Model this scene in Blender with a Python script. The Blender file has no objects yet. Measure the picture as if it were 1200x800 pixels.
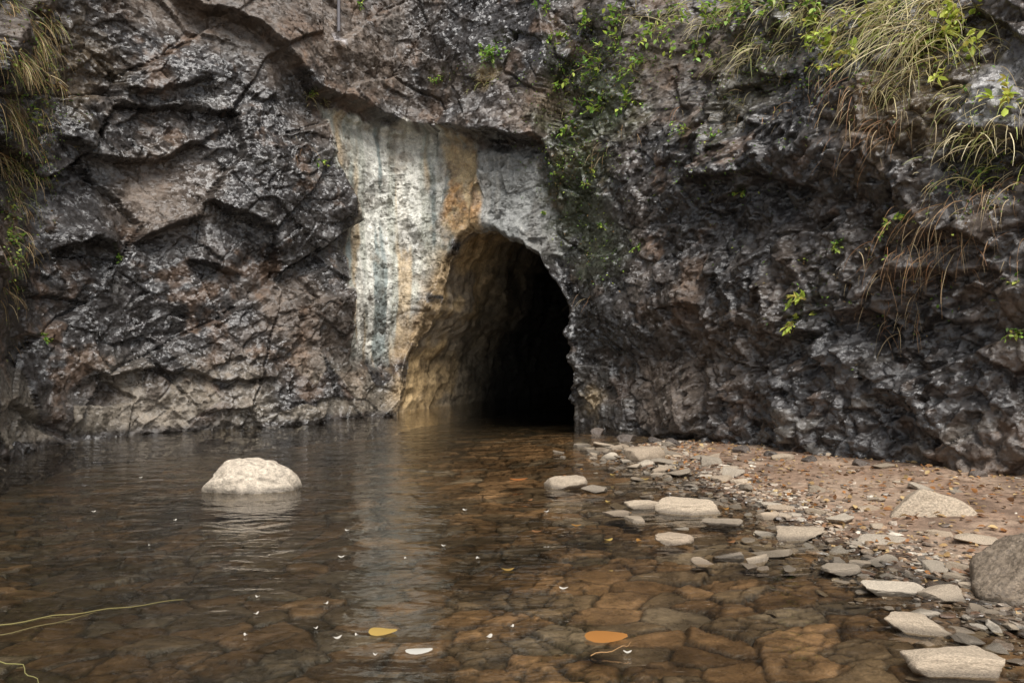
import bpy, math, random
import numpy as np
from mathutils import Vector, Matrix, Euler
random.seed(7); rng=np.random.RandomState(11)
S=bpy.context.scene
COL=S.collection
CAMH=1.1; F=933.0
# ------------------------------------------------------------------ noise
def h2(ix,iy,seed):
    ix=(ix.astype(np.int64)&0xffffffff).astype(np.uint64); iy=(iy.astype(np.int64)&0xffffffff).astype(np.uint64)
    m=np.uint64(0xffffffff)
    h=(ix*np.uint64(374761393)+iy*np.uint64(668265263)+np.uint64(seed*144665+977))&m
    h=((h^(h>>np.uint64(13)))*np.uint64(1274126177))&m
    h=((h^(h>>np.uint64(16)))*np.uint64(2246822519))&m
    h=h^(h>>np.uint64(15))
    return (h&m).astype(np.float64)/4294967295.0
def vn(x,y,seed=0):
    x=np.asarray(x,float);y=np.asarray(y,float)
    ix=np.floor(x);iy=np.floor(y);fx=x-ix;fy=y-iy
    sx=fx*fx*fx*(fx*(fx*6-15)+10);sy=fy*fy*fy*(fy*(fy*6-15)+10)
    a=h2(ix,iy,seed);b=h2(ix+1,iy,seed);c=h2(ix,iy+1,seed);d=h2(ix+1,iy+1,seed)
    return (a*(1-sx)+b*sx)*(1-sy)+(c*(1-sx)+d*sx)*sy
def fbm(x,y,seed=0,o=5,g=0.5):
    t=0;a=1;n=0
    for i in range(o):
        t=t+a*(vn(x,y,seed+i*17)-0.5);n+=a
        a*=g;x,y=x*1.62+y*1.21+3.1,y*1.62-x*1.21-1.7
    return t/n*2
def tri(x,y,s,seed,rot=0,an=1.0,warp=.10):
    c,sn=math.cos(rot),math.sin(rot)
    a=(x*c+y*sn)/s;b=(-x*sn+y*c)/(s*an)
    a,b=a+warp*fbm(a*.9,b*.9,seed+3,3,.5),b+warp*fbm(a*.9+9,b*.9,seed+4,3,.5)
    a=a+b*.5
    ix=np.floor(a);iy=np.floor(b);fx=a-ix;fy=b-iy
    v00=h2(ix,iy,seed);v10=h2(ix+1,iy,seed);v01=h2(ix,iy+1,seed);v11=h2(ix+1,iy+1,seed)
    return np.where(fx+fy<1,v00+(v10-v00)*fx+(v01-v00)*fy,v11+(v01-v11)*(1-fx)+(v10-v11)*(1-fy))-.5
def vor(x,y,seed=0,jit=0.95):
    ix=np.floor(x);iy=np.floor(y)
    f1=np.full(x.shape,9.);f2=np.full(x.shape,9.);cx=np.zeros(x.shape);cy=np.zeros(x.shape);ci=np.zeros(x.shape);cj=np.zeros(x.shape)
    for dx in(-1,0,1):
        for dy in(-1,0,1):
            jx=ix+dx;jy=iy+dy
            px=jx+0.5+jit*(h2(jx,jy,seed)-0.5);py=jy+0.5+jit*(h2(jx,jy,seed+5)-0.5)
            d=np.sqrt((px-x)**2+(py-y)**2)
            c=d<f1
            f2=np.where(c,f1,np.minimum(f2,d))
            f1=np.where(c,d,f1);cx=np.where(c,px,cx);cy=np.where(c,py,cy);ci=np.where(c,jx,ci);cj=np.where(c,jy,cj)
    return f1,f2,x-cx,y-cy,ci,cj
def sstep(a,b,x):
    t=np.clip((x-a)/(b-a),0,1);return t*t*(3-2*t)
def segdist(X,Y,P,closed=False):
    best=np.full(X.shape,1e9);side=np.zeros(X.shape);tt=np.zeros(X.shape)
    n=len(P);m=n if closed else n-1
    L=0
    for i in range(m):
        a=np.array(P[i],float);b=np.array(P[(i+1)%n],float);d=b-a;l=np.hypot(*d)+1e-9
        t=np.clip(((X-a[0])*d[0]+(Y-a[1])*d[1])/l**2,0,1)
        ex=X-a[0]-t*d[0];ey=Y-a[1]-t*d[1];ds=np.hypot(ex,ey)
        c=ds<best
        best=np.where(c,ds,best);side=np.where(c,np.sign(d[0]*ey-d[1]*ex),side);tt=np.where(c,L+t*l,tt);L+=l
    return best,side,tt,L
def inpoly(X,Y,P):
    r=np.zeros(X.shape,bool);n=len(P)
    for i in range(n):
        x1,y1=P[i];x2,y2=P[(i+1)%n]
        if y1==y2: continue
        c=((y1>Y)!=(y2>Y))&(X<(x2-x1)*(Y-y1)/(y2-y1)+x1)
        r^=c
    return r
def sdpoly(X,Y,P):
    d,_,_,_=segdist(X,Y,P,True)
    return np.where(inpoly(X,Y,P),d,-d)
# ------------------------------------------------------------------ mesh helper
def mk(name,V,Fc,mat,col=None,smooth=True,parent=None):
    V=np.asarray(V,np.float32);Fc=np.asarray(Fc,np.int32)
    me=bpy.data.meshes.new(name);me.vertices.add(len(V));me.vertices.foreach_set('co',V.ravel())
    n,k=Fc.shape
    me.loops.add(n*k);me.loops.foreach_set('vertex_index',Fc.ravel())
    me.polygons.add(n);me.polygons.foreach_set('loop_start',np.arange(0,n*k,k,dtype=np.int32))
    me.update(calc_edges=True)
    me.polygons.foreach_set('use_smooth',np.full(n,smooth))
    if col is not None:
        c=np.ones((len(V),4),np.float32);c[:,:col.shape[1]]=col
        a=me.color_attributes.new('Col','FLOAT_COLOR','POINT');a.data.foreach_set('color',c.ravel())
    me.materials.append(mat);me.update()
    ob=bpy.data.objects.new(name,me);COL.objects.link(ob)
    if parent: ob.parent=parent
    return ob
def tag(ob,label,cat,group=None,kind=None):
    ob['label']=label;ob['category']=cat
    if group: ob['group']=group
    if kind: ob['kind']=kind
# ------------------------------------------------------------------ materials
def newmat(n):
    m=bpy.data.materials.new(n);m.use_nodes=True;nt=m.node_tree;nt.nodes.clear()
    return m,nt
def N(nt,t,**k):
    n=nt.nodes.new(t)
    for a,b in k.items():
        if a in n.inputs: n.inputs[a].default_value=b
        else: setattr(n,a,b)
    return n
def rock_mat(name,attr=True,rough=(0.25,0.7),bump=0.5,bscale=1.0,ramp=None,wet=False,spec=0.6,facet=0.0,contrast=1.0,alpha_gloss=False,wl=(.010,.03)):
    m,nt=newmat(name);L=nt.links.new
    out=N(nt,'ShaderNodeOutputMaterial');bs=N(nt,'ShaderNodeBsdfPrincipled');L(bs.outputs[0],out.inputs[0])
    geo=N(nt,'ShaderNodeTexCoord')
    co=geo.outputs['Object']
    n1=N(nt,'ShaderNodeTexNoise',Scale=9*bscale,Detail=6,Roughness=0.65);L(co,n1.inputs['Vector'])
    n2=N(nt,'ShaderNodeTexNoise',Scale=55*bscale,Detail=4,Roughness=0.7);L(co,n2.inputs['Vector'])
    if attr:
        at=N(nt,'ShaderNodeAttribute',attribute_name='Col');base=at.outputs['Color']
    else:
        oi=N(nt,'ShaderNodeObjectInfo');cr=N(nt,'ShaderNodeValToRGB');L(oi.outputs['Random'],cr.inputs[0])
        el=cr.color_ramp.elements
        for i,(p,c) in enumerate(ramp):
            e=el[i] if i<2 else el.new(p)
            e.position=p;e.color=(*c,1)
        base=cr.outputs[0]
    def MR(src,a,b,c,d):
        r=N(nt,'ShaderNodeMapRange');r.inputs[1].default_value=a;r.inputs[2].default_value=b;r.inputs[3].default_value=c;r.inputs[4].default_value=d;L(src,r.inputs[0]);return r.outputs[0]
    k=contrast
    mu=N(nt,'ShaderNodeMath',operation='MULTIPLY');L(MR(n1.outputs[0],.3,.7,1-.5*k,1+.65*k),mu.inputs[0]);L(MR(n2.outputs[0],.3,.7,1-.4*k,1+.4*k),mu.inputs[1])
    vm=N(nt,'ShaderNodeVectorMath',operation='SCALE');L(base,vm.inputs[0]);L(mu.outputs[0],vm.inputs['Scale'])
    cout=vm.outputs[0]
    rout=MR(n1.outputs[0],.35,.65,rough[0],rough[1])
    if alpha_gloss:   # attribute alpha: 1 = wet, 0 = dry
        ra=MR(at.outputs['Alpha'],0,1,.42,0.0)
        rs=N(nt,'ShaderNodeMath',operation='ADD');L(rout,rs.inputs[0]);L(ra,rs.inputs[1]);rout=rs.outputs[0]
    if wet:
        g=N(nt,'ShaderNodeNewGeometry');sx=N(nt,'ShaderNodeSeparateXYZ');L(g.outputs['Position'],sx.inputs[0])
        w=MR(sx.outputs['Z'],wl[0],wl[1],.45,1.0)
        v3=N(nt,'ShaderNodeVectorMath',operation='SCALE');L(cout,v3.inputs[0]);L(w,v3.inputs['Scale']);cout=v3.outputs[0]
        rm=N(nt,'ShaderNodeMath',operation='MULTIPLY');L(rout,rm.inputs[0]);L(w,rm.inputs[1]);rout=rm.outputs[0]
    L(cout,bs.inputs['Base Color']);L(rout,bs.inputs['Roughness']);bs.inputs['Specular IOR Level'].default_value=spec
    s1=N(nt,'ShaderNodeMath',operation='MULTIPLY_ADD');s1.inputs[1].default_value=0.4;L(n2.outputs[0],s1.inputs[0]);L(n1.outputs[0],s1.inputs[2])
    bp=N(nt,'ShaderNodeBump',Strength=bump,Distance=0.05/bscale);L(s1.outputs[0],bp.inputs['Height'])
    if facet>0:
        nrm=N(nt,'ShaderNodeNewGeometry').outputs['Normal']
        dv=N(nt,'ShaderNodeVectorMath',operation='SCALE');dv.inputs['Scale'].default_value=.05;L(n1.outputs['Color'],dv.inputs[0])
        cc=N(nt,'ShaderNodeVectorMath',operation='ADD');L(co,cc.inputs[0]);L(dv.outputs[0],cc.inputs[1])
        for sc,am in ((4.5,.42),(11,.62),(27,.65)):
            mp_=N(nt,'ShaderNodeMapping');mp_.inputs['Rotation'].default_value=(.4*sc,.3,.2*sc);mp_.inputs['Scale'].default_value=(1,1.0,1.5);L(cc.outputs[0],mp_.inputs[0])
            v=N(nt,'ShaderNodeTexVoronoi',Scale=sc*bscale);L(mp_.outputs[0],v.inputs['Vector'])
            sb=N(nt,'ShaderNodeVectorMath',operation='SUBTRACT');sb.inputs[1].default_value=(.5,.5,.5);L(v.outputs['Color'],sb.inputs[0])
            sc_=N(nt,'ShaderNodeVectorMath',operation='SCALE');sc_.inputs['Scale'].default_value=am*facet;L(sb.outputs[0],sc_.inputs[0])
            ad=N(nt,'ShaderNodeVectorMath',operation='ADD');L(nrm,ad.inputs[0]);L(sc_.outputs[0],ad.inputs[1]);nrm=ad.outputs[0]
        no=N(nt,'ShaderNodeVectorMath',operation='NORMALIZE');L(nrm,no.inputs[0]);L(no.outputs[0],bp.inputs['Normal'])
    L(bp.outputs[0],bs.inputs['Normal'])
    return m
M_cliff=rock_mat('wet_basalt',rough=(0.13,0.40),bump=0.3,spec=.75,facet=1.0,contrast=.8,alpha_gloss=True)
M_tun=rock_mat('tunnel_rock',rough=(0.5,0.9),bump=0.35,spec=0.3,facet=.3,contrast=.9)
M_bed=rock_mat('ground_stone_soil',rough=(0.55,0.9),bump=0.4,bscale=1.5,wet=True,spec=0.35,contrast=.8)
M_stone=rock_mat('river_stone',attr=False,rough=(0.5,0.85),bump=0.45,bscale=2.0,wet=True,spec=0.35,facet=.4,
   ramp=[(0,(.40,.31,.22)),(0.25,(.25,.20,.145)),(0.5,(.43,.345,.25)),(0.75,(.20,.165,.125)),(1,(.47,.40,.31))])
M_bould=rock_mat('pool_boulder_rock',attr=False,rough=(0.5,0.85),bump=0.45,bscale=1.0,wet=True,spec=0.35,facet=.15,wl=(.012,.05),
   ramp=[(0,(.44,.375,.29)),(1,(.45,.38,.30))])
M_dark=rock_mat('grey_boulder_rock',attr=False,rough=(0.35,0.7),bump=0.5,bscale=1.2,wet=True,spec=0.5,facet=.5,
   ramp=[(0,(.20,.155,.11)),(1,(.25,.195,.14))])
M_fallen=rock_mat('fallen_basalt',attr=False,rough=(0.2,0.5),bump=0.5,bscale=1.2,spec=0.8,facet=.8,
   ramp=[(0,(.07,.056,.045)),(1,(.14,.11,.09))])
M_gravel=rock_mat('gravel_stone',rough=(0.25,0.7),bump=0.15,bscale=3,wet=True,spec=0.5)
def leaf_mat(name,trans=0.35,rough=0.5):
    m,nt=newmat(name);L=nt.links.new
    out=N(nt,'ShaderNodeOutputMaterial');bs=N(nt,'ShaderNodeBsdfPrincipled',Roughness=rough)
    at=N(nt,'ShaderNodeAttribute',attribute_name='Col');L(at.outputs['Color'],bs.inputs['Base Color'])
    tr=N(nt,'ShaderNodeBsdfTranslucent');L(at.outputs['Color'],tr.inputs[0])
    mx=N(nt,'ShaderNodeMixShader',Fac=trans);L(bs.outputs[0],mx.inputs[1]);L(tr.outputs[0],mx.inputs[2]);L(mx.outputs[0],out.inputs[0])
    return m
M_leaf=leaf_mat('leaf_blade');M_grass=leaf_mat('grass_blade',0.25,0.6);M_stem=leaf_mat('woody_stem',0.0,0.8)
# water
M_water,nt=newmat('pool_water');L=nt.links.new
out=N(nt,'ShaderNodeOutputMaterial');gl=N(nt,'ShaderNodeBsdfGlossy',Roughness=0.02);gl.inputs[0].default_value=(1,1,1,1)
tp=N(nt,'ShaderNodeBsdfTransparent');tp.inputs[0].default_value=(.91,.86,.76,1)
fr=N(nt,'ShaderNodeFresnel',IOR=1.38);mx=N(nt,'ShaderNodeMixShader');L(fr.outputs[0],mx.inputs[0]);L(tp.outputs[0],mx.inputs[1]);L(gl.outputs[0],mx.inputs[2]);L(mx.outputs[0],out.inputs[0])
tc=N(nt,'ShaderNodeTexCoord');mp=N(nt,'ShaderNodeMapping');mp.inputs['Scale'].default_value=(1.0,2.0,1);L(tc.outputs['Object'],mp.inputs[0])
a=N(nt,'ShaderNodeTexNoise',Scale=2.2,Detail=2,Roughness=0.5,Distortion=.6);L(mp.outputs[0],a.inputs['Vector'])
b=N(nt,'ShaderNodeTexNoise',Scale=10,Detail=2,Roughness=0.5,Distortion=.4);L(mp.outputs[0],b.inputs['Vector'])
c=N(nt,'ShaderNodeMath',operation='MULTIPLY');c.inputs[1].default_value=0.26;L(b.outputs[0],c.inputs[0])
d=N(nt,'ShaderNodeMath',operation='ADD');L(a.outputs[0],d.inputs[0]);L(c.outputs[0],d.inputs[1])
bp=N(nt,'ShaderNodeBump',Strength=0.6,Distance=0.032);L(d.outputs[0],bp.inputs['Height']);L(bp.outputs[0],gl.inputs['Normal']);L(bp.outputs[0],fr.inputs['Normal'])
# ------------------------------------------------------------------ cliff base curve
pts=np.array([(-16,-1),(-9,2.5),(-5.6,5.2),(-4.55,6.7),(-4.75,7.6),(-4.95,8.5),(-4.4,9.6),(-3.1,10.35),(-2.1,11.5),(-1.6,12.1),(-.4,11.4),(.79,10.8),(1.35,9.9),(2.1,8.4),(2.75,6.7),(3.6,5.3),(5.2,4.2),(9,2.5),(16,0)],float)
seg=np.hypot(*np.diff(pts,axis=0).T);cum=np.r_[0,np.cumsum(seg)]
fu=np.linspace(0,cum[-1],3000);bx=np.interp(fu,cum,pts[:,0]);by=np.interp(fu,cum,pts[:,1])
k=np.exp(-0.5*(np.arange(-60,61)*(fu[1])/0.22)**2);k/=k.sum()
bx=np.convolve(np.pad(bx,60,'edge'),k,'valid');by=np.convolve(np.pad(by,60,'edge'),k,'valid')
tx=np.gradient(bx);ty=np.gradient(by);k2=np.ones(81)/81
tx=np.convolve(np.pad(tx,40,'edge'),k2,'valid');ty=np.convolve(np.pad(ty,40,'edge'),k2,'valid')
tl=np.hypot(tx,ty);nx=ty/tl;ny=-tx/tl
def lean(u,z):
    r=sstep(uR,uR+1.5,u)
    l=0.05*z*(1-r)+r*(0.10*z+0.35*np.maximum(z-3.0,0))
    return l
uR=cum[11]+0.2
def surf(u,z,d=0.0):
    dd=d-lean(u,z)
    X=np.interp(u,fu,bx)+np.interp(u,fu,nx)*dd;Y=np.interp(u,fu,by)+np.interp(u,fu,ny)*dd
    return X,Y
gu,gz=np.meshgrid(np.arange(cum[2],cum[16],0.04),np.arange(-.3,7.5,0.04))
gX,gY=surf(gu,gz);gPX=600+F*gX/gY;gPY=400-F*(gz-CAMH)/gY
def uz(px,py):
    d=(gPX-px)**2+(gPY-py)**2+gY*0.3
    i=np.argmin(d);return gu.flat[i],gz.flat[i]
def UZ(l): return [uz(*p) for p in l]
DU=0.014
us=np.r_[np.arange(0,cum[2]+0.2,0.12),np.arange(cum[2]+0.2,cum[16]-0.9,DU),np.arange(cum[16]-0.9,cum[-1],0.12)]
zs=np.r_[np.arange(-0.6,6.4,DU),np.arange(6.4,6.9,0.05)]
U,Z=np.meshgrid(us,zs)
# ---- displacement
def facets(x,y,s,seed,rot=0,an=1.0,off=1,tilt=1,warp=0.09):
    c,sn=math.cos(rot),math.sin(rot)
    a=(x*c+y*sn)/s;b=(-x*sn+y*c)/(s*an)
    a,b=a+warp*fbm(a*1.3,b*1.3,seed+3,4,.6),b+warp*fbm(a*1.3+9,b*1.3,seed+4,4,.6)
    f1,f2,dx,dy,ci,cj=vor(a,b,seed)
    o=h2(ci,cj,seed+7)-0.5;t1=h2(ci,cj,seed+8)-0.5;t2=h2(ci,cj,seed+9)-0.5
    return (off*o+tilt*(t1*dx+t2*dy))*s, f2-f1, h2(ci,cj,seed+10)
wR=sstep(uR-0.3,uR+1.0,U)
WU=U+.10*fbm(U*1.1,Z*1.1,61,3);WZ=Z+.10*fbm(U*1.1+4,Z*1.1,62,3)
b1,e1,r1=facets(WU,WZ,1.7,1,rot=0.7,an=0.55,off=.11,tilt=.22,warp=.05)
b2,e2,r2=facets(WU,WZ,.62,2,rot=-0.5,an=0.65,off=.10,tilt=.26,warp=.05)
b3,e3,r3=facets(WU,WZ,.22,3,rot=0.5,an=0.65,off=.15,tilt=.55,warp=.05)
b4,e4,r4=facets(WU,WZ,.085,4,rot=-.7,an=.7,off=.18,tilt=.8)
c1,g1,_=facets(WU,WZ,1.1,21,rot=0.5,an=.8,off=.13,tilt=.34,warp=.05)
c2,g2,q2=facets(WU,WZ,.46,22,rot=-0.6,an=.65,off=.16,tilt=.5,warp=.05)
c3,g3,q3=facets(WU,WZ,.19,23,rot=.6,an=.65,off=.22,tilt=.75,warp=.05)
act=sstep(.35,.75,vn(U*.8,Z*.8,40))+.2
nearT=sstep(uR+2.2,uR+1.0,U)
D_L=b1+b2+b3*act+b4*.55*act+.30*tri(U,Z,1.9,401,.5,.6)+.07*tri(U,Z,.62,402,-.4,.6)+.03*tri(U,Z,.26,403,.7,.7)*(.4+act)
D_R=(c1+c2+c3*(.5+.7*act)+b4*.7+.30*tri(U,Z,1.4,411,.5,.8)+.08*tri(U,Z,.48,412,-.3,.8))*(1-.45*nearT)
D=D_L*(1-wR)+D_R*wR
D=D+0.14*fbm(U*.5,Z*.5,50,3)+0.006*fbm(U*6,Z*6,51,4,.6)
D=D-0.03*np.exp(-(e2*.62/0.011)**2)*(1-wR)*(vn(U*1.5,Z*1.5,63)>.55)-0.09*np.exp(-(e1*1.7/0.016)**2)*(1-wR)*(vn(U*1.2,Z*1.2,64)>.4)
def ledge(pl,A,w):
    global D
    P=UZ(pl);d,s,t,Ln=segdist(U+0.07*fbm(U*3,Z*3,70,4,.6),Z+0.07*fbm(U*3+5,Z*3,71,4,.6),P)
    fade=sstep(0,.25,t)*sstep(0,.25,Ln-t)+0.0
    up=(s>0)
    D=D+np.where(up,A*np.clip(1-d/(w*1.6),0,1),-0.5*A*np.clip(1-d/w,0,1))*fade
ledge([(60,150),(110,185),(180,190),(250,160)],.16,.5)
ledge([(150,285),(200,270),(245,250)],.20,.4)
ledge([(60,290),(110,285),(150,300)],.24,.4)
ledge([(215,303),(250,312),(290,322)],.18,.3)
ledge([(230,232),(270,245),(320,270)],.12,.3)
ledge([(100,440),(180,430),(260,445),(330,440)],.12,.25)
ledge([(110,95),(180,110),(260,90)],.10,.4)
ledge([(980,385),(1010,378),(1045,388)],.34,.3)
ledge([(1070,290),(1110,275),(1170,290)],.26,.35)
ledge([(800,215),(880,205),(960,225)],.14,.4)
ledge([(890,385),(930,395),(965,385)],.16,.3)
ledge([(1100,170),(1150,160),(1230,165)],.26,.35)
def lim(D,ax,s):
    A=D if ax==0 else D.T
    x=zs if ax==0 else us
    S_=s if ax==0 else s.T
    n=A.shape[0];A=A.copy()
    for i in range(1,n): A[i]=np.minimum(A[i],A[i-1]+S_[i]*(x[i]-x[i-1]))
    for i in range(n-2,-1,-1): A[i]=np.minimum(A[i],A[i+1]+S_[i]*(x[i+1]-x[i]))
    return A if ax==0 else A.T
D=lim(D,1,3.0*(1-wR)+(2.4-1.2*nearT)*wR);D=lim(D,0,5.0*(1-wR)+(4.0-1.5*nearT)*wR)
D=D-0.03*np.exp(-(g2*.46/0.013)**2)*wR*(vn(U*1.5,Z*1.5,65)>.5)
A1=UZ([(205,0),(300,35),(350,90),(366,108),(420,126),(520,152),(640,166),(655,80),(650,0)]);
uA,zA=A1[0];uB,zB=A1[-1];A1=A1+[(uB,8.6),(uA-.6,8.6)]
wu=U+0.05*fbm(U*5,Z*5,80,4,.6);wz=Z+0.05*fbm(U*5+4,Z*5,81,4,.6)
sA=sdpoly(wu,wz,A1)
mA=sstep(-0.02,0.04,sA)
D=D*(1-.35*mA)+mA*(0.17+.14*np.exp(-np.maximum(sA,0)/.5))
PB=UZ([(386,122),(640,162),(650,250),(640,300),(600,285),(530,265),(505,330),(485,400),(470,440),(415,425),(410,330),(416,250),(396,190)])
sB=sdpoly(wu,wz,PB);mB=sstep(-0.03,0.08,sB)
D=D*(1-.88*mB)-mB*0.20
D=D+mB*(.14*tri(U,Z,.7,421,.3,1.5)+.03*tri(U,Z,.25,422,.1,1.4)+.006*fbm(U*6,Z*4,92,4))
PG=UZ([(552,170),(628,176),(632,225),(645,300),(612,296),(585,284),(540,268)])
mG0=sstep(-.05,.12,sdpoly(wu,wz,PG));D=D+mG0*(.12+.8*facets(U,Z,.5,95,rot=.3,an=.8,off=.08,tilt=.35)[0])
# tunnel hole
HL=[(470,500),(474,455),(483,415),(498,368),(513,318),(527,276),(545,266),(570,268),(594,276),(616,288),(632,306),(645,334),(656,368),(663,410),(664,440),(662,470),(660,500)]
HP=UZ(HL);u0,_=HP[0];u1,_=HP[-1]
HP=[(u0-.02,-.8)]+HP[0:]+[(u1,-.8)]
hp=np.array(HP,float);sg=np.r_[0,np.cumsum(np.hypot(*np.diff(hp,axis=0).T))]
t=np.linspace(0,sg[-1],260);hu=np.interp(t,sg,hp[:,0]);hz=np.interp(t,sg,hp[:,1])
kk=np.ones(5)/5;hu=np.convolve(np.pad(hu,2,'edge'),kk,'valid');hz=np.convolve(np.pad(hz,2,'edge'),kk,'valid')
gxu=np.gradient(hu);gzz=np.gradient(hz);gl_=np.hypot(gxu,gzz);onu=-gzz/gl_;onz=gxu/gl_
k5=np.ones(9)/9;onu=np.convolve(np.pad(onu,4,'edge'),k5,'valid');onz=np.convolve(np.pad(onz,4,'edge'),k5,'valid')
nz=0.13*tri(t,t*0,.32,95,.2,1)+.05*fbm(t*5,t*0,96,3);hu=hu+onu*nz;hz=hz+onz*nz
HPf=list(zip(hu,hz))
sH=-sdpoly(U,Z,HPf)
kH=sstep(0.02,.12,sH)
_,zt=uz(590,285);ut,_=uz(585,280)
def b0(u,z): return -0.14+0.22*sstep(zt-.9,zt-.05,z)*sstep(ut-.9,ut+.2,u)
D=D*kH+(1-kH)*b0(U,Z)-0.20*np.exp(-np.maximum(sH,0)/.04)
# ---- colours
def C(*c): return np.array(c)
def mixc(a,b,m): return a*(1-m[...,None])+b*m[...,None]
col=np.zeros(U.shape+(3,))+C(.042,.038,.036)
dry=sstep(.0,.45,fbm(U*.7,Z*.7,100,5))
col=mixc(col,C(.094,.070,.052)+col*0,dry)
rust=sstep(.12,.48,fbm(U*2.2,Z*2.2,101,5,.65))
col=mixc(col,C(.125,.074,.043)+col*0,.6*rust)
col=mixc(col,C(.135,.126,.115)+col*0,.4*sstep(.25,.55,fbm(U*1.8+7,Z*2.4,102,5,.65))*(1-.6*wR))
col*= (0.75+0.5*r2)[...,None]*(0.8+.4*r3)[...,None]
lowrock=(r2>.55)*sstep(1.15,.3,Z)*(1-wR)*sstep(0.02,.1,Z)
col=mixc(col,C(.19,.16,.12)+col*0,.65*lowrock)
col=mixc(col,C(.17,.150,.125)+col*0,.4*(q3>.88)*sstep(1.6,.4,Z)*wR)
col=mixc(col,C(.085,.062,.045)+col*0,.5*wR*sstep(.0,.4,fbm(U*1.1,Z*1.1,103,4)))
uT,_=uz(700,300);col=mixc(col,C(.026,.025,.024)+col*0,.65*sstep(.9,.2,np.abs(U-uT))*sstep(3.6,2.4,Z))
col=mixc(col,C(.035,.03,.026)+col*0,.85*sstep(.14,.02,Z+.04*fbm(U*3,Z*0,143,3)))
cr_=np.minimum(1,np.exp(-(g2*.46/.015)**2)*wR*.5+np.exp(-(e2*.62/.013)**2)*(1-wR)*.6);col*=(1-.6*cr_)[...,None]
wetm=np.clip(1-.75*dry-.4*rust,0,1)*(1-.2*wR)
def blob(px,py,r,c,s,seed):
    u,z=uz(px,py);d=np.hypot(U-u,Z-z)/r
    return mixc(col,C(*c)+col*0,s*sstep(1.1,.3,d+.5*fbm(U*4,Z*4,seed,4,.6)))
col=blob(665,230,.9,(.055,.07,.028),.5,110);col=blob(690,130,.8,(.065,.08,.03),.5,111);col=blob(700,290,.6,(.05,.06,.028),.5,112)
col=blob(60,60,.9,(.10,.07,.035),.6,113);col=blob(1060,120,.7,(.14,.095,.045),.6,114);col=blob(880,80,.9,(.09,.075,.04),.5,115)
col=blob(1160,110,.35,(.34,.33,.32),.8,116);col=blob(575,95,.25,(.2,.14,.06),.7,117)
col=blob(200,210,.7,(.14,.105,.078),.45,118);col=blob(160,470,.4,(.22,.185,.145),.5,119);col=blob(290,470,.5,(.24,.205,.16),.5,120)
col=blob(690,470,.3,(.32,.24,.14),.7,121);col=blob(388,48,.12,(.5,.47,.47),.8,122)
su=U+0.06*fbm(U*2.5,Z*1.5,130,4)
st1=.7*vn(su*6,Z*.4,131)+.3*vn(su*15,Z*1.4,231);st2=.65*vn(su*11,Z*.6,132)+.35*vn(su*26,Z*2.2,232);st3=.75*vn(su*3.8+3,Z*.35,133)+.25*vn(su*10,Z*1.2,233)
uw,_=uz(440,250);left_=sstep(1.0,-.1,np.abs(U-uw))
pal=np.zeros_like(col)+C(.37,.37,.315)
pal=mixc(pal,C(.38,.27,.145)+pal*0,.75*sstep(.53,.68,st1))
pal=mixc(pal,C(.19,.225,.215)+pal*0,.85*sstep(.50,.63,st3))
pal=mixc(pal,C(.58,.565,.50)+pal*0,np.clip(.85*sstep(.50,.66,st2+.06*left_),0,1))
pal=mixc(pal,C(.18,.145,.105)+pal*0,.65*sstep(.12,.42,fbm(U*2.8,Z*1.8,134,5,.7)))
PP=UZ([(386,122),(500,148),(552,165),(540,262),(520,275),(500,330),(482,385),(468,430),(425,425),(408,400),(408,330),(414,250),(394,190)])
sP=sdpoly(U+.10*fbm(U*5,Z*2,135,4),Z+.12*fbm(U*7,Z*1,335,3),PP);soft=.07+.25*sstep(2.6,1.2,Z)
mP=np.clip((sP+.05)/soft,0,1)*(.5+.5*sstep(-.45,.0,fbm(U*3,Z*1.5,136,5,.7)))
col=mixc(col,pal,mP)
gr=mixc(C(.20,.202,.19)+col*0,C(.32,.31,.28)+col*0,.7*sstep(.5,.66,st2));gr=mixc(gr,C(.09,.082,.07)+col*0,.65*sstep(.1,.45,fbm(U*3,Z*2,137,5,.65)))
mG=sstep(-.12,.12,sdpoly(U+.16*fbm(U*4,Z*3,138,5,.6),Z+.1*fbm(U*4+3,Z*3,338,4),PG));col=mixc(col,gr,mG*.95)
PO=UZ([(516,166),(550,172),(560,235),(556,264),(528,270),(508,262),(518,220)])
oc=mixc(C(.36,.195,.07)+col*0,C(.40,.30,.165)+col*0,sstep(-.2,.3,fbm(U*4,Z*3,139,5,.65)))
oc=mixc(oc,C(.17,.11,.06)+oc*0,.7*sstep(.05,.35,fbm(U*5+3,Z*4,239,4,.65)))
mO=.92*sstep(-.06,.06,sdpoly(U+.12*fbm(U*4,Z*3,140,5,.6),Z+.08*fbm(U*3,Z*3,141,3),PO));col=mixc(col,oc,mO)
ul,_=uz(500,370);near=sstep(.42,.0,sH)*(U<ul+.9)
nm_=.85*near*sstep(-.4,.1,fbm(U*4,Z*4,141,4));col=mixc(col,C(.33,.23,.12)+col*0,nm_)
wetm=wetm*(1-.8*np.clip(mP+mG+mO+nm_,0,1))*(1-.4*lowrock)
X,Y=surf(U,Z,D)
ZZ=Z+0.012*fbm(U*6,Z*6,142,3)
V=np.stack([X,Y,ZZ],-1)
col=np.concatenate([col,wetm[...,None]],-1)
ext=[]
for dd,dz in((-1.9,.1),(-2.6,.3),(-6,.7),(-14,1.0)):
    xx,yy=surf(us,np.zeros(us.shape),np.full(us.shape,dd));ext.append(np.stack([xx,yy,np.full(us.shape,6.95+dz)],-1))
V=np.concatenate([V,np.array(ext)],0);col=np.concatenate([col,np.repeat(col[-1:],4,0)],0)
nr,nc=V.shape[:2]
idx=np.arange(nr*nc).reshape(nr,nc)
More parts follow.
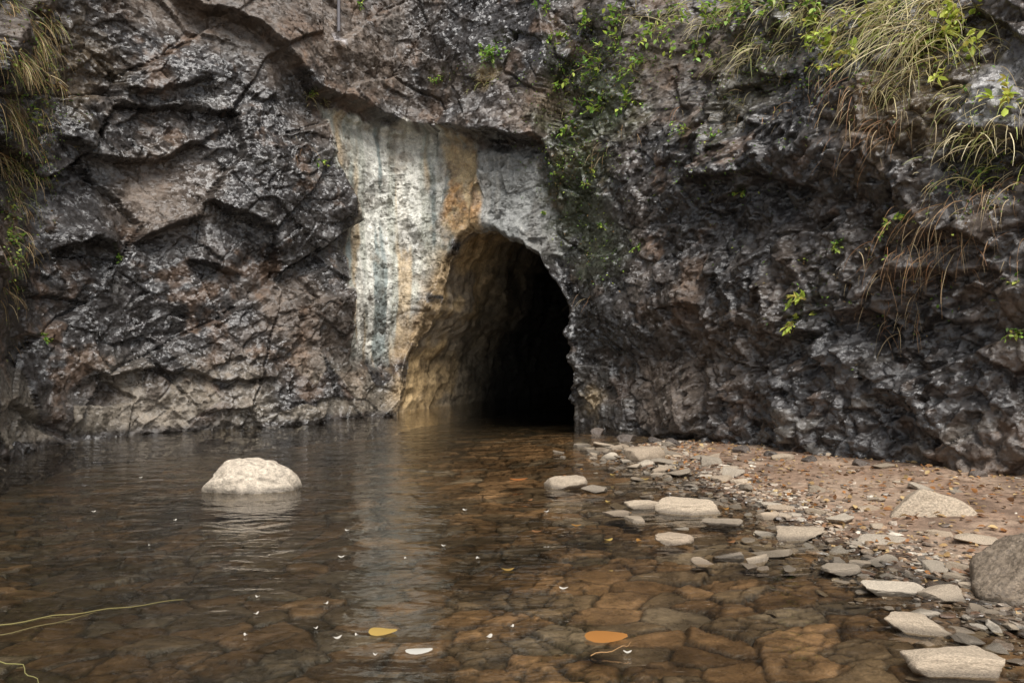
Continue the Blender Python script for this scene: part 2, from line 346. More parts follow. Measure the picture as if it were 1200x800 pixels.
q=np.stack([idx[:-1,:-1],idx[:-1,1:],idx[1:,1:],idx[1:,:-1]],-1)
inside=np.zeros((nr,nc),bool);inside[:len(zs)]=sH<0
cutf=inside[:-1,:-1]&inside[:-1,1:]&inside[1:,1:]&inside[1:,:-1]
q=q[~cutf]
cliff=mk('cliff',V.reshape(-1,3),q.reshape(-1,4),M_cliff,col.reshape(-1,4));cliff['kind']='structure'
cliff['label']='dark wet fractured rock cliff with pale mineral streaks';
# ------------------------------------------------------------------ tunnel tube
n=len(hu);T=np.r_[np.arange(0,5,.03),np.arange(5,16,.12)]
eu=hu+onu*.045;ez=hz+onz*.045
rx,ry=surf(eu,ez,b0(hu,hz)-.165)
ang=math.radians(29)
axx=np.zeros(len(T));axy=np.zeros(len(T))
for i in range(1,len(T)):
    a_=ang+math.radians(3.0)*max(0,T[i]-3);a_=min(a_,1.2);dt=T[i]-T[i-1];axx[i]=axx[i-1]+math.sin(a_)*dt;axy[i]=axy[i-1]+math.cos(a_)*dt
TT,SS=np.meshgrid(T,t,indexing='ij')
nzT=(.08*tri(SS,TT,.9,431,.3,1.2)+.05*tri(SS,TT,.35,432,-.3,1)+.02*tri(SS,TT,.14,433,.5,1)+facets(SS,TT,.4,434,off=.10,tilt=.3)[0]+.06*fbm(SS*1,TT*1,154,4)+.01*fbm(SS*6,TT*6,155,4,.6))*sstep(0.02,.4,TT)
nzT=nzT+0.05*sstep(0,.5,TT)
tanx=np.interp(eu,fu,tx/tl);tany=np.interp(eu,fu,ty/tl)
cx_=rx[None]+axx[:,None]+onu[None]*tanx[None]*nzT;cy_=ry[None]+axy[:,None]+onu[None]*tany[None]*nzT
cz_=ez[None]+onz[None]*nzT+0*TT
VT=np.stack([cx_,cy_,cz_],-1)
tc_=np.zeros(TT.shape+(3,))+C(.42,.29,.145)
tc_=mixc(tc_,C(.29,.23,.16)+tc_*0,sstep(-.2,.2,fbm(SS*1.5,TT*1.5,160,4)))
tc_=mixc(tc_,C(.53,.38,.20)+tc_*0,.8*sstep(.05,.4,fbm(SS*2.2,TT*2.2,161,5,.6)))
tc_=mixc(tc_,C(.12,.085,.05)+tc_*0,.65*sstep(.1,.4,fbm(SS*3.2,TT*3.2,162,5,.6)))
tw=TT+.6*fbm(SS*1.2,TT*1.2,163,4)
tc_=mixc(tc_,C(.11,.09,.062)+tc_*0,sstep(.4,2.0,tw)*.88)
tc_=mixc(tc_,C(.016,.015,.012)+tc_*0,sstep(1.5,3.6,tw)*.97)  # darkness of the tunnel painted into the wall colour, deeper in is blacker
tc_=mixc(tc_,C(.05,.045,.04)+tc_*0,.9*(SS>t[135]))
nr,nc=VT.shape[:2];idx=np.arange(nr*nc).reshape(nr,nc)
q=np.stack([idx[:-1,:-1],idx[:-1,1:],idx[1:,1:],idx[1:,:-1]],-1).reshape(-1,4)
VT=VT.reshape(-1,3);tcc=tc_.reshape(-1,3)
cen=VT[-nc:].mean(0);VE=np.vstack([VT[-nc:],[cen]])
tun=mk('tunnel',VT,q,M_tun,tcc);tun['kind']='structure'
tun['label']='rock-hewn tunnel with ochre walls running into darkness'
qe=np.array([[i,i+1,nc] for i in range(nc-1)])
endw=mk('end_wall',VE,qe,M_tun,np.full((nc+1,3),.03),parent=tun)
# ------------------------------------------------------------------ ground
SH=[(2.6,9.3),(1.75,8.75),(1.25,8.2),(1.2,7.2),(1.42,6.2),(1.6,5.3),(1.65,4.6),(1.78,4.0),(1.98,3.4),(2.05,2.9),(2.4,1.5),(3,-1),(4,-5),(8,-40)]
def gheight(x,y,full=False):
    x=np.asarray(x,float);y=np.asarray(y,float)
    d,s,_,_=segdist(x,y,SH)
    sd=np.where((s>0),d,-d)+.14*fbm(x*1.5,y*1.5,220,3)
    bank=0.010+0.18*(1-np.exp(-np.maximum(sd-.05,0)/1.5))+.012*fbm(x*3,y*3,200,4)
    dep=np.maximum(-sd,0)
    bed=-0.010-0.05*dep*sstep(0,1.2,dep)-0.015*dep
    bed=np.maximum(bed,-.30)+.015*fbm(x*.7,y*.7,201,3)
    qx=x+.05*fbm(x*3.2,y*3.2,202,4,.6)+.10*fbm(x*.9,y*.9,242,3);qy=y+.05*fbm(x*3.2+5,y*3.2,203,4,.6)+.10*fbm(x*.9+5,y*.9,243,3)
    wx=qx/.25;wy=qy/.165
    f1,f2,dx,dy,ci,cj=vor(wx,wy,204);e=f2-f1
    rr=h2(ci,cj,210);
    f1b,f2b,dxb,dyb,cib,cjb=vor(wx*2.1+3,wy*2.1,205);eb=f2b-f1b;r2_=h2(cib,cjb,212)
    small=vn(x*1.6,y*1.6,213)+.25*h2(ci,cj,213)>.62
    slab=.016*sstep(0,.09,e)+.016*(rr-.5)+.030*(dx*(h2(ci,cj,214)-.5)+dy*(h2(ci,cj,215)-.5))
    slab=slab+np.where(small,.010*sstep(0,.14,eb)+.012*(r2_-.5),0)-.012
    slab=slab*sstep(-.25,.1,-sd+.0)
    w=sstep(-.05,.08,sd)
    z=(bed+slab)*(1-w)+bank*w+.004*fbm(x*9,y*9,206,3)
    z=.35*sstep(-9,-13,y)+z*(1-sstep(-9,-13,y))
    if full: return z,sd,e,rr,eb,r2_,small,h2(ci,cj,216)
    return z
if segdist(np.array([3.0]),np.array([6.0]),SH)[1][0]<0: SH=SH[::-1]
def grow(a,b,step0,k=1.25):
    r=[];x=a;s=step0
    while abs(x-a)<abs(b-a): s*=k;x+=s*np.sign(b-a);r.append(x)
    return r
xs=np.r_[np.array(grow(-5.4,-70,.03))[::-1],np.arange(-5.4,5.0,.013),grow(5.0,70,.03)]
ys=np.r_[np.array(grow(1.8,-70,.03))[::-1],np.arange(1.8,6.5,.012),np.arange(6.5,12.5,.03),grow(12.5,70,.05)]
GX,GY=np.meshgrid(xs,ys)
gz_,sd,e,rr,eb,rb,small,hu2=gheight(GX,GY,True)
g=np.zeros(GX.shape+(3,))+C(.30,.19,.105)
g=mixc(g,C(.22,.165,.11)+g*0,(hu2>.32)*1.0);g=mixc(g,C(.40,.26,.15)+g*0,(hu2>.70)*1.0);g=mixc(g,C(.32,.28,.22)+g*0,(hu2>.88)*.8)
g*=(.68+.64*rr)[...,None]
g*=(1-.88*np.exp(-(e/.085)**2))[...,None]
g*=np.where(small,(1-.78*np.exp(-(eb/.11)**2))*(.7+.6*rb),1)[...,None]
g*=(1+.75*fbm(GX*5,GY*5,230,5,.65))[...,None]
g*=np.clip(.95+1.0*fbm(GX*.9,GY*.9,330,3),.3,2)[...,None]
depth_shade=sstep(-.9,-3.0,sd+.6*fbm(GX*.8,GY*.8,231,4))
g=mixc(g,g*.25+C(.018,.020,.015),depth_shade*.92)  # bed painted darker away from the bank, for light lost in deeper water
soil=C(.22,.145,.098)+g*0;soil=mixc(soil,C(.28,.20,.14)+g*0,sstep(-.1,.4,fbm(GX*3,GY*3,232,5,.65)));soil=mixc(soil,C(.11,.072,.05)+g*0,.75*sstep(.0,.4,fbm(GX*2+5,GY*2,233,5,.65)))
damp=sstep(.5,.05,sd);soil=soil*(1-.4*damp)[...,None]
g=mixc(g,soil,sstep(-.12,.02,sd))
nr,nc=GX.shape;idx=np.arange(nr*nc).reshape(nr,nc)
q=np.stack([idx[:-1,:-1],idx[:-1,1:],idx[1:,1:],idx[1:,:-1]],-1).reshape(-1,4)
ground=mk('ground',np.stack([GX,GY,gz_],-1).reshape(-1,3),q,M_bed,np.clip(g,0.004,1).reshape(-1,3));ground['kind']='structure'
ground['label']='brown gravel bank and stony pool bed'
wv=[(-18,-12,0),(18,-12,0),(18,32,0),(-18,32,0)]
water=mk('water',wv,[(0,1,2,3)],M_water);water['kind']='structure';water['label']='still clear brown pool water reflecting the cliff'
bpy.context.view_layer.update()
# ------------------------------------------------------------------ stones
def ico(sub):
    import bmesh
    bm=bmesh.new();bmesh.ops.create_icosphere(bm,subdivisions=sub,radius=1);
    v=np.array([x.co[:] for x in bm.verts]);f=np.array([[y.index for y in x.verts] for x in bm.faces]);bm.free();return v,f
IV,IF=ico(5);IV2,IF2=ico(2)
def stone(seed,V0,p=30,nplanes=11,noise=.05,top=(.45,.6),taper=0,lo=.42):
    r=np.random.RandomState(seed)
    P=r.normal(size=(nplanes,3));P/=np.linalg.norm(P,axis=1)[:,None];h=r.uniform(lo,.95,nplanes)
    tp_=np.array([[r.normal()*.2,r.normal()*.2,1]]);tp_/=np.linalg.norm(tp_)
    P=np.vstack([P,tp_,[[0,0,-1]]]);h=np.r_[h,r.uniform(*top),.6]
    dt=np.maximum(V0@P.T,1e-4)/h
    rad=1/((dt**p).sum(1)**(1/p));rad=np.minimum(rad,1.2)
    n_=fbm(V0[:,0]*2+seed,V0[:,1]*2+V0[:,2]*1.7,seed,5,.6)
    v=V0*(rad*(1+noise*2*n_))[:,None]
    ext=(v.max(0)-v.min(0))/2;c=(v.max(0)+v.min(0))/2
    v=(v-c)/ext
    if taper:
        f_=1-taper*((v[:,2]+1)/2)**1.3;v[:,0]=v[:,0]*f_-.06*(v[:,2]+1)/2;v[:,1]*=f_
    return v
def smesh(v,m):
    ob=mk('stone_source',v,IF,m);d_=ob.data;bpy.data.objects.remove(ob);return d_
stone_me=[smesh(stone(300+i,IV,p=(24 if i%3 else 45),nplanes=7+i%5,noise=.06,lo=.48),M_stone) for i in range(16)]
def dome(V0):
    v=V0.copy();z=np.clip((v[:,2]+1)/2,0,1)
    n_=fbm(V0[:,0]*1.6+3,V0[:,1]*1.6+V0[:,2]*1.5,611,5,.55)
    v*=(1+.22*n_)[:,None]
    v+=(.05*np.stack([tri(V0[:,0]+V0[:,2],V0[:,1],.5,612+i) for i in range(3)],-1))*2
    v[:,0]-=.10*z
    v[:,0]*=1-.12*z
    return v/np.abs(v).max(0)
stone_me.append(smesh(dome(IV),M_bould))
def wedge(V0):
    v=stone(318,V0,p=40,nplanes=9,noise=.05,top=(.9,.95))
    x=(v[:,0]+1)/2
    v[:,2]=(v[:,2]+1)*(1-.62*x)-1
    v[:,1]*=1-.25*((v[:,2]+1)/2)
    return v
stone_me.append(smesh(wedge(IV),M_stone))
dkm=smesh(stone(781,IV,p=22,nplanes=12,noise=.07,top=(.8,.9),taper=.25),M_dark)
fkm=smesh(stone(790,IV,p=35,nplanes=9,noise=.06,top=(.7,.8)),M_fallen)
def g2w(px,py,z=0):
    for _ in range(6):
        d=(CAMH-z)*F/(py-400);x=(px-600)/F*d;z=max(0,float(gheight(np.array([x]),np.array([d]))[0]))
    return x,d,z
def put_stone(me,x,y,z,sx,sy,sz,rot,label,cat='stone',name='stone',group='pale stones along the pool edge',mat=None,ti=.1):
    ob=bpy.data.objects.new(name,me);COL.objects.link(ob);ob.location=(x,y,z);ob.scale=(sx,sy,sz);ob.rotation_euler=(random.uniform(-ti,ti),random.uniform(-ti,ti),rot)
    tag(ob,label,cat,group);return ob
big=[
(292,578,116,47,16,'pale tan weathered boulder rising out of the pool','boulder',.9),
(757,543,48,20,2,'pale flat-topped stone at the water edge','stone',.2),
(663,574,54,17,3,'rounded pale stone sitting in shallow water','stone',.2),
(697,580,32,11,4,'small pale stone in shallow water','stone',.2),
(808,604,78,20,5,'long flat grey-tan stone at the waterline','stone',.2),
(752,597,42,12,6,'flat pale stone half under water','stone',.2),
(834,545,26,12,7,'small grey stone on the gravel bank','stone',.2),
(792,640,46,16,8,'wet stone in shallow water','stone',.3),
(940,634,62,20,9,'blocky pale stone at the waterline','stone',.25),
(912,654,54,9,0,'thin dark wet stone in the shallows','stone',.3),
(1102,607,108,52,17,'angular tan rock on the gravel bank','rock',.2),
(1052,700,72,20,11,'flat tan stone among gravel','stone',.25),
(1112,706,60,22,12,'pale broken stone among gravel','stone',.25),
(1082,742,76,26,13,'pale pointed stone at the waterline','stone',.25),
(1125,790,118,40,6,'angular pale stone lying in shallow water','stone',.25),
(1042,638,64,10,5,'thin flat stone slab on gravel','stone',.3),
(1150,640,50,15,4,'tan stone on the gravel bank','stone',.25),
(990,675,50,15,8,'grey stone in gravel at the waterline','stone',.25),
(860,560,30,12,9,'small tan stone on the bank','stone',.2),
(905,610,34,10,3,'small flat stone at the waterline','stone',.25),
(848,618,48,10,11,'flat wet stone at the waterline','stone',.25),
(1020,600,30,8,1,'small tan stone lying on gravel','stone',.25),
(800,560,34,10,0,'flat stone on the wet bank','stone',.25),
(725,607,36,8,12,'flat stone barely above the water','stone',.3)]
placed=[]
for (px,py,w,h,vi,lab,cat,sink) in big:
    x,y,z=g2w(px,py-2);mw=w/F*y/2
    sy=mw*random.uniform(.55,.7)
    mh=max(.35*h/F*y,h/F*y-2*sy*(CAMH/y)*.6)
    tot=mh*(1+sink);y+=sy*.6
    put_stone(stone_me[vi],x,y,z+mh-tot/2,mw,sy,tot/2,random.uniform(-.3,.3) if vi<16 else 0.1,lab,cat,cat,ti=.05);placed.append((x,y,mw))
x,y,z=g2w(1205,698);put_stone(dkm,x+.03,y+.1,z+.08,.25,.20,.17,.2,'large grey-brown boulder on the gravel bank','boulder','boulder')
x,y,z=g2w(832,514,.05);put_stone(dkm,x,y-.05,.15,.20,.15,.20,.9,'grey blocky boulder leaning against the cliff foot','boulder','boulder',ti=.15)
cnt=0;tries=0
while cnt<268 and tries<20000:
    tries+=1
    y=2.4+6.0*random.random()**1.25;x=random.uniform(.1,3.2)
    if abs(x/y)>.66: continue
    d,s,_,_=segdist(np.array([x]),np.array([y]),SH);sdv=float(d[0]*(1 if s[0]>0 else -1))
    pr=math.exp(-((sdv+.06)/.30)**2)+(.03 if sdv>0 else (.08 if sdv>-.9 else 0))
    if random.random()>pr: continue
    r=random.choice([.022,.03,.035,.045,.055,.07,.09])*random.uniform(.8,1.2)*(.72+.06*y)
    if any(math.hypot(x-a,y-b)<(r+c)*.6 for a,b,c in placed): continue
    z=float(gheight(np.array([x]),np.array([y]))[0])
    h=r*random.uniform(.16,.36)
    z=max(z,-.5*h-.004) if random.random()<.7 else z
    put_stone(random.choice(stone_me[:16]),x,y,z+h*.55,r,r*random.uniform(.45,.85),h,random.uniform(0,6.28),'small pale flat stone on the pool edge' if sdv>-.02 else 'wet flat stone in shallow water',ti=.18)
    placed.append((x,y,r));cnt+=1
for (px,py,w) in [(700,508,22),(735,516,26),(770,519,20),(870,530,22),(905,534,18),(950,540,24),(1010,545,22),(1150,558,26),(925,536,14),(790,522,20)]:
    x,y,z=g2w(px,py);r=w/F*y/2*random.uniform(.8,1.1)
    nrm=random.uniform(.4,.6)
    put_stone(fkm,x,y+r*.4,z+r*nrm*.25,r,r*.8,r*nrm,random.uniform(0,6.28),'dark angular rock fallen at the cliff foot','rock','rock','rocks fallen along the cliff foot',ti=.3)
def scatter_pebbles(n,name,label):
    VS=[];FS=[];CS=[];k=0;base=[stone(900+i,IV2,p=14,nplanes=8) for i in range(8)]
    pal_=[(.34,.26,.185),(.24,.18,.13),(.38,.31,.24),(.15,.11,.08),(.30,.20,.12),(.46,.40,.32),(.11,.09,.07),(.20,.12,.075)]
    Xc=rng.uniform(.2,5,n*12);Yc=1.9+7.2*rng.uniform(0,1,n*12)**1.3
    d,s,_,_=segdist(Xc,Yc,SH);sdv=np.where(s>0,d,-d)
    cl=fbm(Xc*1.2,Yc*1.2,250,3)
    pr=np.exp(-((sdv-.08)/.30)**2)+.012*(sdv>0)+.03*(sdv>0)*(cl>.1);pr*=(np.abs(Xc/Yc)<.68)*(sdv>-.6)
    ok=rng.uniform(size=n*12)<pr;Xc=Xc[ok][:n];Yc=Yc[ok][:n]
    Zc=gheight(Xc,Yc);m=len(Xc)
    R=rng.choice([.007,.011,.015,.021,.029,.038],m,p=[.24,.24,.2,.15,.11,.06])*rng.uniform(.8,1.2,m)
    A=rng.uniform(0,6.28,m);bi=rng.randint(0,8,m);ci=rng.randint(0,8,m);sy=rng.uniform(.4,.85,m);sz=rng.uniform(.12,.34,m)
    for i in range(m):
        b=base[bi[i]];ca,sa=math.cos(A[i]),math.sin(A[i]);bx_=b[:,0]*R[i];by_=b[:,1]*R[i]*sy[i]
        VS.append(np.stack([Xc[i]+bx_*ca-by_*sa,Yc[i]+bx_*sa+by_*ca,Zc[i]+R[i]*sz[i]*(.4+b[:,2])+bx_*rng.normal()*.16],-1));FS.append(IF2+k);k+=len(b)
        CS.append(np.tile(np.array(pal_[ci[i]])*rng.uniform(.6,1.15),(len(b),1)))
    ob=mk(name,np.concatenate(VS),np.concatenate(FS),M_gravel,np.concatenate(CS),smooth=False);tag(ob,label,'gravel',kind='stuff')
scatter_pebbles(8500,'gravel','loose mixed gravel covering the pool bank')
# ------------------------------------------------------------------ plants
camo=Vector((0,0,CAMH))
def hit(px,py):
    d=Vector(((px-600)/F,1,-(py-400)/F)).normalized()
    r,loc,nm,_=cliff.ray_cast(camo,d)
    if not r: return None
    i=np.argmin((bx-loc.x)**2+(by-loc.y)**2);return np.array(loc),np.array([nx[i],ny[i],0.])
class MB:
    def __init__(s): s.V=[];s.F=[];s.C=[];s.k=0
    def add(s,v,f,c):
        v=np.asarray(v,float);s.V.append(v);s.F.append(np.asarray(f)+s.k);s.k+=len(v);s.C.append(np.tile(np.asarray(c,float),(len(v),1)) if np.ndim(c)==1 else c)
    def obj(s,name,mat,parent=None): return mk(name,np.concatenate(s.V),np.concatenate(s.F),mat,np.concatenate(s.C),True,parent)
def leaf(mb,p,d,L_,W,c,up=np.array([0,0,1.])):
    d=d/np.linalg.norm(d);s=np.cross(d,up+rng.normal(size=3)*.4);s/=np.linalg.norm(s)+1e-9;n_=np.cross(s,d)
    v=[p,p+d*L_*.3+s*W*.42+n_*W*.1,p+d*L_*.62+s*W*.40+n_*W*.08,p+d*L_-n_*L_*.12,p+d*L_*.62-s*W*.40+n_*W*.08,p+d*L_*.3-s*W*.42+n_*W*.1,p+d*L_*.33,p+d*L_*.65-n_*L_*.03]
    f=[(0,6,1),(1,6,7),(1,7,2),(2,7,3),(0,5,6),(5,7,6),(5,4,7),(4,3,7)]
    mb.add(v,f,c)
def tube(mb,P,r0,r1,c):
    P=np.array(P);m=len(P);v=[];f=[]
    for i in range(m):
        tdir=P[min(i+1,m-1)]-P[max(i-1,0)];tdir/=np.linalg.norm(tdir)+1e-9
        a=np.cross(tdir,[.3,.2,1]);a/=np.linalg.norm(a)+1e-9;b=np.cross(tdir,a);r=r0+(r1-r0)*i/(m-1)
        for j in range(4): v.append(P[i]+r*(a*math.cos(j*1.57)+b*math.sin(j*1.57)))
    for i in range(m-1):
        for j in range(4):
            k1=i*4+j;k2=i*4+(j+1)%4;f+=[(k1,k2,k2+4),(k1,k2+4,k1+4)]
    mb.add(v,f,c)
GREENS=[(.17,.34,.05),(.22,.41,.06),(.30,.48,.08),(.11,.22,.035),(.40,.51,.10)]
YEL=[(.50,.60,.10),(.60,.64,.13),(.38,.50,.08),(.60,.52,.13)]
def path(p,d,L_,n_,grav,wob):
    P=[p];d=d/np.linalg.norm(d)
    for i in range(n_):
        d=d+np.array([0,0,-grav/n_])+rng.normal(size=3)*wob;d/=np.linalg.norm(d);P.append(P[-1]+d*L_/n_)
    return P
def shrub(px,py,size,pal,nst=9,leafL=.08,label='leafy green shrub rooted in the cliff',grav=1.0,dens=8):
    h_=hit(px,py)
    if h_ is None: return
    p,n_=h_;st=MB();lf=MB()
    for i in range(nst):
        d=n_*rng.uniform(.3,1)+np.array([rng.normal()*.5,rng.normal()*.2,rng.uniform(-.3,.9)])
        P=path(p-n_*.03+rng.normal(size=3)*.06*size*2,d,size*rng.uniform(.5,1.2),8,grav,.12)
        tube(st,P,.004,.0015,(.18,.12,.07))
        for j in range(dens):
            t_=rng.uniform(.15,1)*8;i0=min(int(t_),7);q_=P[i0]+(P[i0+1]-P[i0])*(t_-i0)
            dd=rng.normal(size=3)*.7+(P[i0+1]-P[i0])/np.linalg.norm(P[i0+1]-P[i0])*.6+n_*.3
            c=np.array(pal[rng.randint(len(pal))])*rng.uniform(.7,1.25)
            l_=leafL*rng.uniform(.5,1.2);leaf(lf,q_,dd,l_,l_*.55,c)
    a=st.obj('shrub',M_stem);b=lf.obj('foliage',M_leaf,a);tag(a,label,'shrub','small shrubs growing on the cliff')
def grass(px,py,L_,nb,label='clump of dry straw-coloured grass hanging from the cliff',pal=None,w=.005,spread=.28,grav=1.8,upb=.5):
    h_=hit(px,py)
    if h_ is None: return
    p,n_=h_;mb=MB()
    pal=pal or [(.66,.56,.31),(.54,.46,.22),(.78,.68,.42),(.34,.25,.12),(.62,.52,.26),(.42,.46,.13)]
    tg=np.cross(n_,[0,0,1])
    for i in range(nb):
        o=p-n_*.04+tg*rng.normal()*spread*.5+np.array([0,0,1])*rng.normal()*spread*.25
        d=n_*rng.uniform(.2,1)+tg*rng.normal()*.6+np.array([0,0,rng.uniform(-.2,1)*upb])
        l_=L_*rng.uniform(.35,1.1);P=np.array(path(o,d,l_,7,grav*rng.uniform(.5,1.4),.07))
        s=np.cross(P[-1]-P[0],rng.normal(size=3));s/=np.linalg.norm(s)+1e-9
        ww=w*rng.uniform(.6,1.2)*np.linspace(1,.15,len(P))[:,None]
        v=np.stack([P-s*ww,P+s*ww],1).reshape(-1,3)
        f=[]
        for j in range(len(P)-1): a=2*j;f+=[(a,a+1,a+3),(a,a+3,a+2)]
        mb.add(v,f,np.array(pal[rng.randint(len(pal))])*rng.uniform(.6,1.2))
    a=mb.obj('grass_clump',M_grass);tag(a,label,'grass','grass clumps hanging on the cliff')
shrub(575,66,.32,GREENS,14,.085,'bright green plant growing on a rock ledge')
for a_ in [(648,45,.3,6),(655,95,.3,6),(700,75,.45,9),(722,60,.5,9),(745,85,.4,8),(705,125,.35,7),(775,40,.45,9),(800,25,.45,11),(845,20,.45,10),(735,120,.3,6),(690,30,.35,7),(880,12,.4,10),(820,60,.35,7),(665,150,.25,4),(760,70,.4,7),(640,15,.25,5),(730,15,.4,8),(920,5,.35,9),(955,8,.35,8)]:
    shrub(a_[0],a_[1],a_[2],GREENS+YEL[2:3]+YEL[:1],a_[3])
for a_ in [(805,150,.28,8),(830,165,.2,6),(705,265,.14,5),(748,290,.12,5),(635,250,.1,4),(870,225,.14,5),(655,205,.16,5),(1045,262,.12,5),(985,285,.1,4),(365,110,.18,7),(420,8,.12,6),(512,95,.15,6),(378,190,.12,6),(690,210,.16,5),(10,275,.18,6),(30,140,.2,7),(1195,330,.12,5),(1190,390,.14,6),(55,395,.09,4),(140,300,.08,4),(20,200,.14,6)]:
    shrub(a_[0],a_[1],a_[2],GREENS+YEL[:2],a_[3],.05,'small green seedling growing from a rock crack')
for a_ in [(975,55,.35,10),(1000,70,.3,9),(1110,45,.35,10),(1140,65,.3,8),(1125,25,.3,9),(940,352,.18,5),(930,378,.13,4),(1185,110,.2,6),(960,25,.3,8),(985,40,.35,10),(1080,60,.3,7),(1020,30,.3,8)]:
    shrub(a_[0],a_[1],a_[2],YEL,a_[3],.085,'shrub with bright yellow-green leaves on the cliff')
for a_ in [(1040,15,.75,150),(1075,40,.75,150),(1015,45,.55,90),(1060,90,.5,90),(985,20,.5,80),(940,15,.5,80),(905,12,.5,80),(860,8,.45,70),(1130,110,.35,45),(1150,150,.38,70),(1120,170,.35,50),(1175,160,.3,40),(1105,215,.35,40),(770,30,.4,45),(740,20,.4,35),(860,120,.3,30),(820,30,.45,60),(1190,195,.3,35),(655,125,.3,20),(1090,5,.6,110),(880,60,.45,50),(925,60,.45,55),(850,70,.35,35),(1030,110,.45,60),(1140,60,.45,50),(790,10,.4,50)]:
    grass(a_[0],a_[1],a_[2],a_[3])
for a_ in [(20,15,.4,80),(40,40,.45,90),(30,70,.4,80),(60,90,.3,50),(15,130,.4,75),(35,160,.35,60),(10,210,.35,60),(8,300,.3,55),(25,240,.35,55),(12,340,.3,40),(55,20,.4,60),(5,60,.4,70),(50,130,.3,50),(8,180,.35,55),(20,400,.25,30),(65,50,.3,50),(40,200,.3,40),(30,290,.3,40)]:
    grass(a_[0],a_[1],a_[2],a_[3],label='brown dry grass hanging down the rock',pal=[(.60,.42,.20),(.48,.34,.15),(.68,.54,.30),(.34,.20,.08),(.34,.38,.10)],w=.004,grav=2.8,upb=.05)
grass(572,92,.22,70,label='tuft of dry grass on a rock ledge');grass(370,112,.16,40);grass(1160,200,.3,30,pal=[(.32,.42,.08),(.5,.5,.12)],label='clump of green grass on the cliff')
for a_ in [(1035,330,.4,34),(1050,370,.35,30),(1125,230,.7,34),(985,105,.5,24),(1040,150,.5,34),(960,90,.4,20),(365,175,.2,12),(690,345,.3,10),(1110,290,.5,34),(1085,250,.5,34),(1060,300,.45,34),(1000,140,.5,22),(920,130,.4,16),(1150,240,.4,24),(700,180,.4,18),(740,150,.4,18),(780,130,.3,14),(1170,300,.4,16),(850,150,.4,12)]:
    grass(a_[0],a_[1],a_[2],a_[3],label='thin brown roots trailing down the rock',pal=[(.36,.18,.08),(.50,.30,.15),(.60,.46,.26)],w=.0032,grav=2.8,upb=.1,spread=.35)
cov=MB()
regs=[(665,170,50,90,380),(700,80,70,60,450),(40,120,40,130,550),(900,70,140,60,550),(1060,60,80,60,260),(700,290,40,50,80),(1150,200,50,60,160),(820,200,120,60,120),(1000,330,150,90,100),(560,90,40,20,40),(15,270,15,80,180)]
for (cx0,cy0,rx0,ry0,n0) in regs:
    for i in range(n0):
        h_=hit(cx0+rng.normal()*rx0*.5,cy0+rng.normal()*ry0*.5)
        if h_ is None: continue
        p,n_=h_;pal=GREENS+YEL[:1]+[(.30,.18,.07),(.38,.28,.13)]
        for j in range(3):
            l_=rng.uniform(.012,.04);leaf(cov,p+rng.normal(size=3)*.025,n_+rng.normal(size=3)*.8,l_,l_*.6,np.array(pal[rng.randint(len(pal))])*rng.uniform(.4,1.0))
a=cov.obj('creeping_plants',M_leaf);tag(a,'tiny creeping leaves and moss on the rock','ground cover',kind='stuff')
lit=MB();n0=0
while n0<2000:
    y=rng.uniform(2.3,8.6);x=rng.uniform(.8,4.6)
    if abs(x/y)>.67: continue
    d,s,_,_=segdist(np.array([x]),np.array([y]),SH)
    if s[0]<0: continue
    z=float(gheight(np.array([x]),np.array([y]))[0]);l_=rng.uniform(.015,.06)
    leaf(lit,np.array([x,y,z+.012]),np.array([rng.normal(),rng.normal(),.15*rng.normal()]),l_,l_*.6,np.array([(.40,.18,.06),(.26,.13,.06),(.50,.33,.15),(.15,.09,.05),(.58,.42,.2)][rng.randint(5)])*rng.uniform(.7,1.2));n0+=1
a=lit.obj('leaf_litter',M_leaf);tag(a,'dry brown fallen leaves scattered on the bank','leaf litter',kind='stuff')
def fleaf(px,py,L_,c,lab,ang=None,asp=.6,name='fallen_leaf'):
    x,y=(px-600)/F*(CAMH*F/(py-400)),CAMH*F/(py-400);mb=MB();a_=rng.uniform(0,6.28) if ang is None else ang
    v=[(0,0,.004)];m=14
    for i in range(m):
        t_=i/m*6.283;r=L_/2*(1+.08*math.sin(3*t_+x*9));v.append((r*math.cos(t_)*(1 if math.cos(t_)<0 else 1.15),r*asp*math.sin(t_)*(1-.25*math.cos(t_)),.005+.004*math.cos(2*t_)))
    f=[(0,1+i,1+(i+1)%m) for i in range(m)]
    mb.add(v,f,c);ob=mb.obj(name,M_leaf);ob.location=(x,y,.003);ob.rotation_euler=(0,0,a_);tag(ob,lab,'leaf' if name=='fallen_leaf' else 'petal','leaves and petals floating on the pool')
fleaf(708,747,.15,(.46,.20,.05),'orange leaf floating on the pool',.1,.8)
fleaf(447,741,.10,(.56,.37,.10),'yellow leaf floating on the pool',0,.8)
fleaf(490,764,.09,(.68,.65,.57),'pale petal floating on the pool',.2,.6,'petal')
fleaf(595,668,.06,(.35,.22,.06),'brown leaf floating on the pool',.2)
fleaf(607,562,.14,(.42,.15,.04),'reddish leaf floating on still water',.2)
for (px,py) in [(300,720),(382,708),(288,745),(418,745),(440,768),(573,747),(400,653),(407,622),(370,737),(395,748),(735,765),(560,655),(520,640),(302,700),(165,560),(255,553),(175,640),(660,690),(545,598),(205,610),(600,735),(640,600),(110,600),(475,655)]:
    fleaf(px,py,rng.uniform(.015,.04),(.66,.62,.54),'tiny white petal floating on the pool',None,.6,'petal')
for i in range(16):
    fleaf(rng.uniform(560,900),rng.uniform(540,640),rng.uniform(.03,.06),[(.4,.2,.05),(.5,.35,.1),(.25,.12,.05)][i%3],'small brown leaf floating in shallow water')
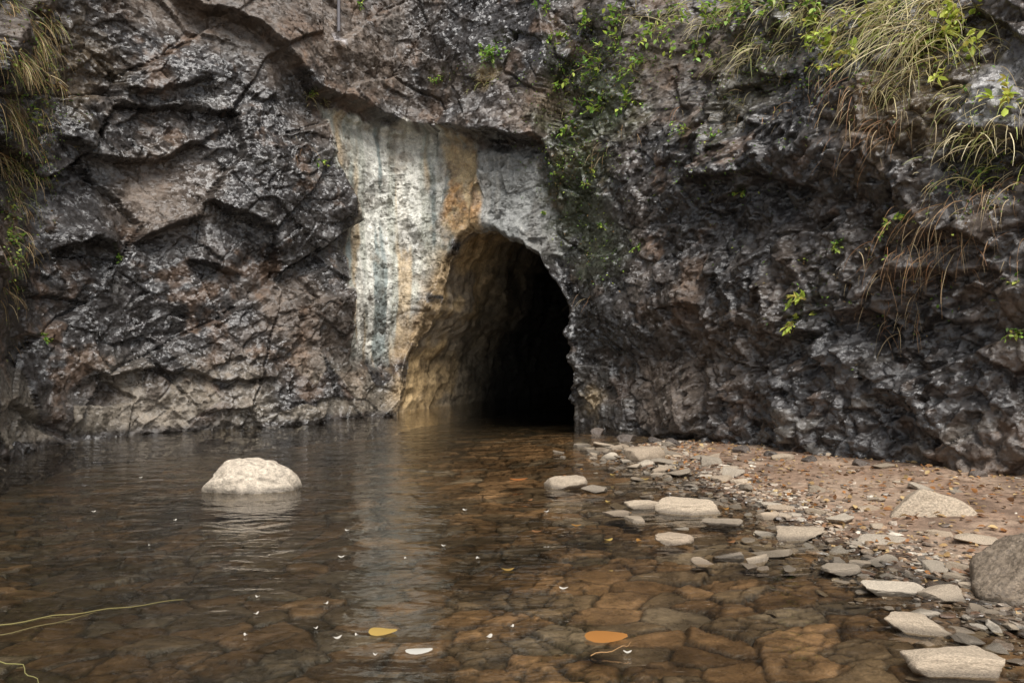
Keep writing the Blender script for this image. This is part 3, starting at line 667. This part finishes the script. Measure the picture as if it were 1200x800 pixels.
def reed(pl,r,c,lab):
    mb=MB();P=[]
    for i in range(len(pl)-1):
        for t_ in np.linspace(0,1,6,endpoint=False):
            px=pl[i][0]*(1-t_)+pl[i+1][0]*t_;py=pl[i][1]*(1-t_)+pl[i+1][1]*t_;y=CAMH*F/(py-400);P.append(((px-600)/F*y,y+.012*math.sin(len(P)*1.3),.001))
    tube(mb,P,r,r*.4,c);ob=mb.obj('reed_stalk',M_stem);tag(ob,lab,'reed','reed stalks floating on the pool')
reed([(-30,738),(60,722),(140,712),(230,700)],.003,(.18,.15,.05),'long yellow-green reed floating on the pool')
reed([(-30,750),(40,735),(120,716)],.0025,(.15,.12,.045),'thin brown reed floating on the pool')
reed([(-20,768),(25,780),(45,800),(60,830)],.0025,(.2,.18,.06),'bent yellow reed stalk in the water')
reed([(692,768),(730,758),(742,752)],.0025,(.3,.17,.07),'short brown twig beside a floating leaf')
h_=hit(394,30)
if h_:
    p,n_=h_;mb=MB();a=p+n_*.06;tube(mb,[a+np.array([0,0,-.10]),a,a+np.array([0,0,.3]),a+np.array([0,0,.7])],.025,.025,(.16,.15,.16))
    ob=mb.obj('metal_pipe',M_stem);tag(ob,'thin grey metal pipe fixed to the cliff','pipe')
# ------------------------------------------------------------------ light, world, camera
w=bpy.data.worlds.new('World');S.world=w;w.use_nodes=True;nt=w.node_tree
bg=nt.nodes['Background'];sk=nt.nodes.new('ShaderNodeTexSky');sk.sky_type='NISHITA';sk.sun_disc=False
EL=math.radians(57);RT=math.radians(165)
sk.sun_elevation=EL;sk.sun_rotation=RT
hs=nt.nodes.new('ShaderNodeHueSaturation');hs.inputs['Saturation'].default_value=.25
nt.links.new(sk.outputs[0],hs.inputs['Color']);nt.links.new(hs.outputs[0],bg.inputs[0]);bg.inputs[1].default_value=.15
sl=bpy.data.lights.new('sun','SUN');sl.energy=5.0;sl.angle=math.radians(32);sl.color=(1,.965,.92);so=bpy.data.objects.new('sun',sl);COL.objects.link(so)
sdv=Vector((math.sin(RT)*math.cos(EL),math.cos(RT)*math.cos(EL),math.sin(EL)))
so.rotation_euler=sdv.to_track_quat('Z','Y').to_euler()
cd=bpy.data.cameras.new('camera');cd.lens=28;cd.sensor_width=36;cd.clip_end=500;cd.clip_start=.05
co=bpy.data.objects.new('camera',cd);co.location=(0,0,CAMH);co.rotation_euler=(math.radians(90),0,0);COL.objects.link(co);S.camera=co
S.view_settings.view_transform='Standard'
try: S.view_settings.look='None'
except: pass
S.view_settings.exposure=0
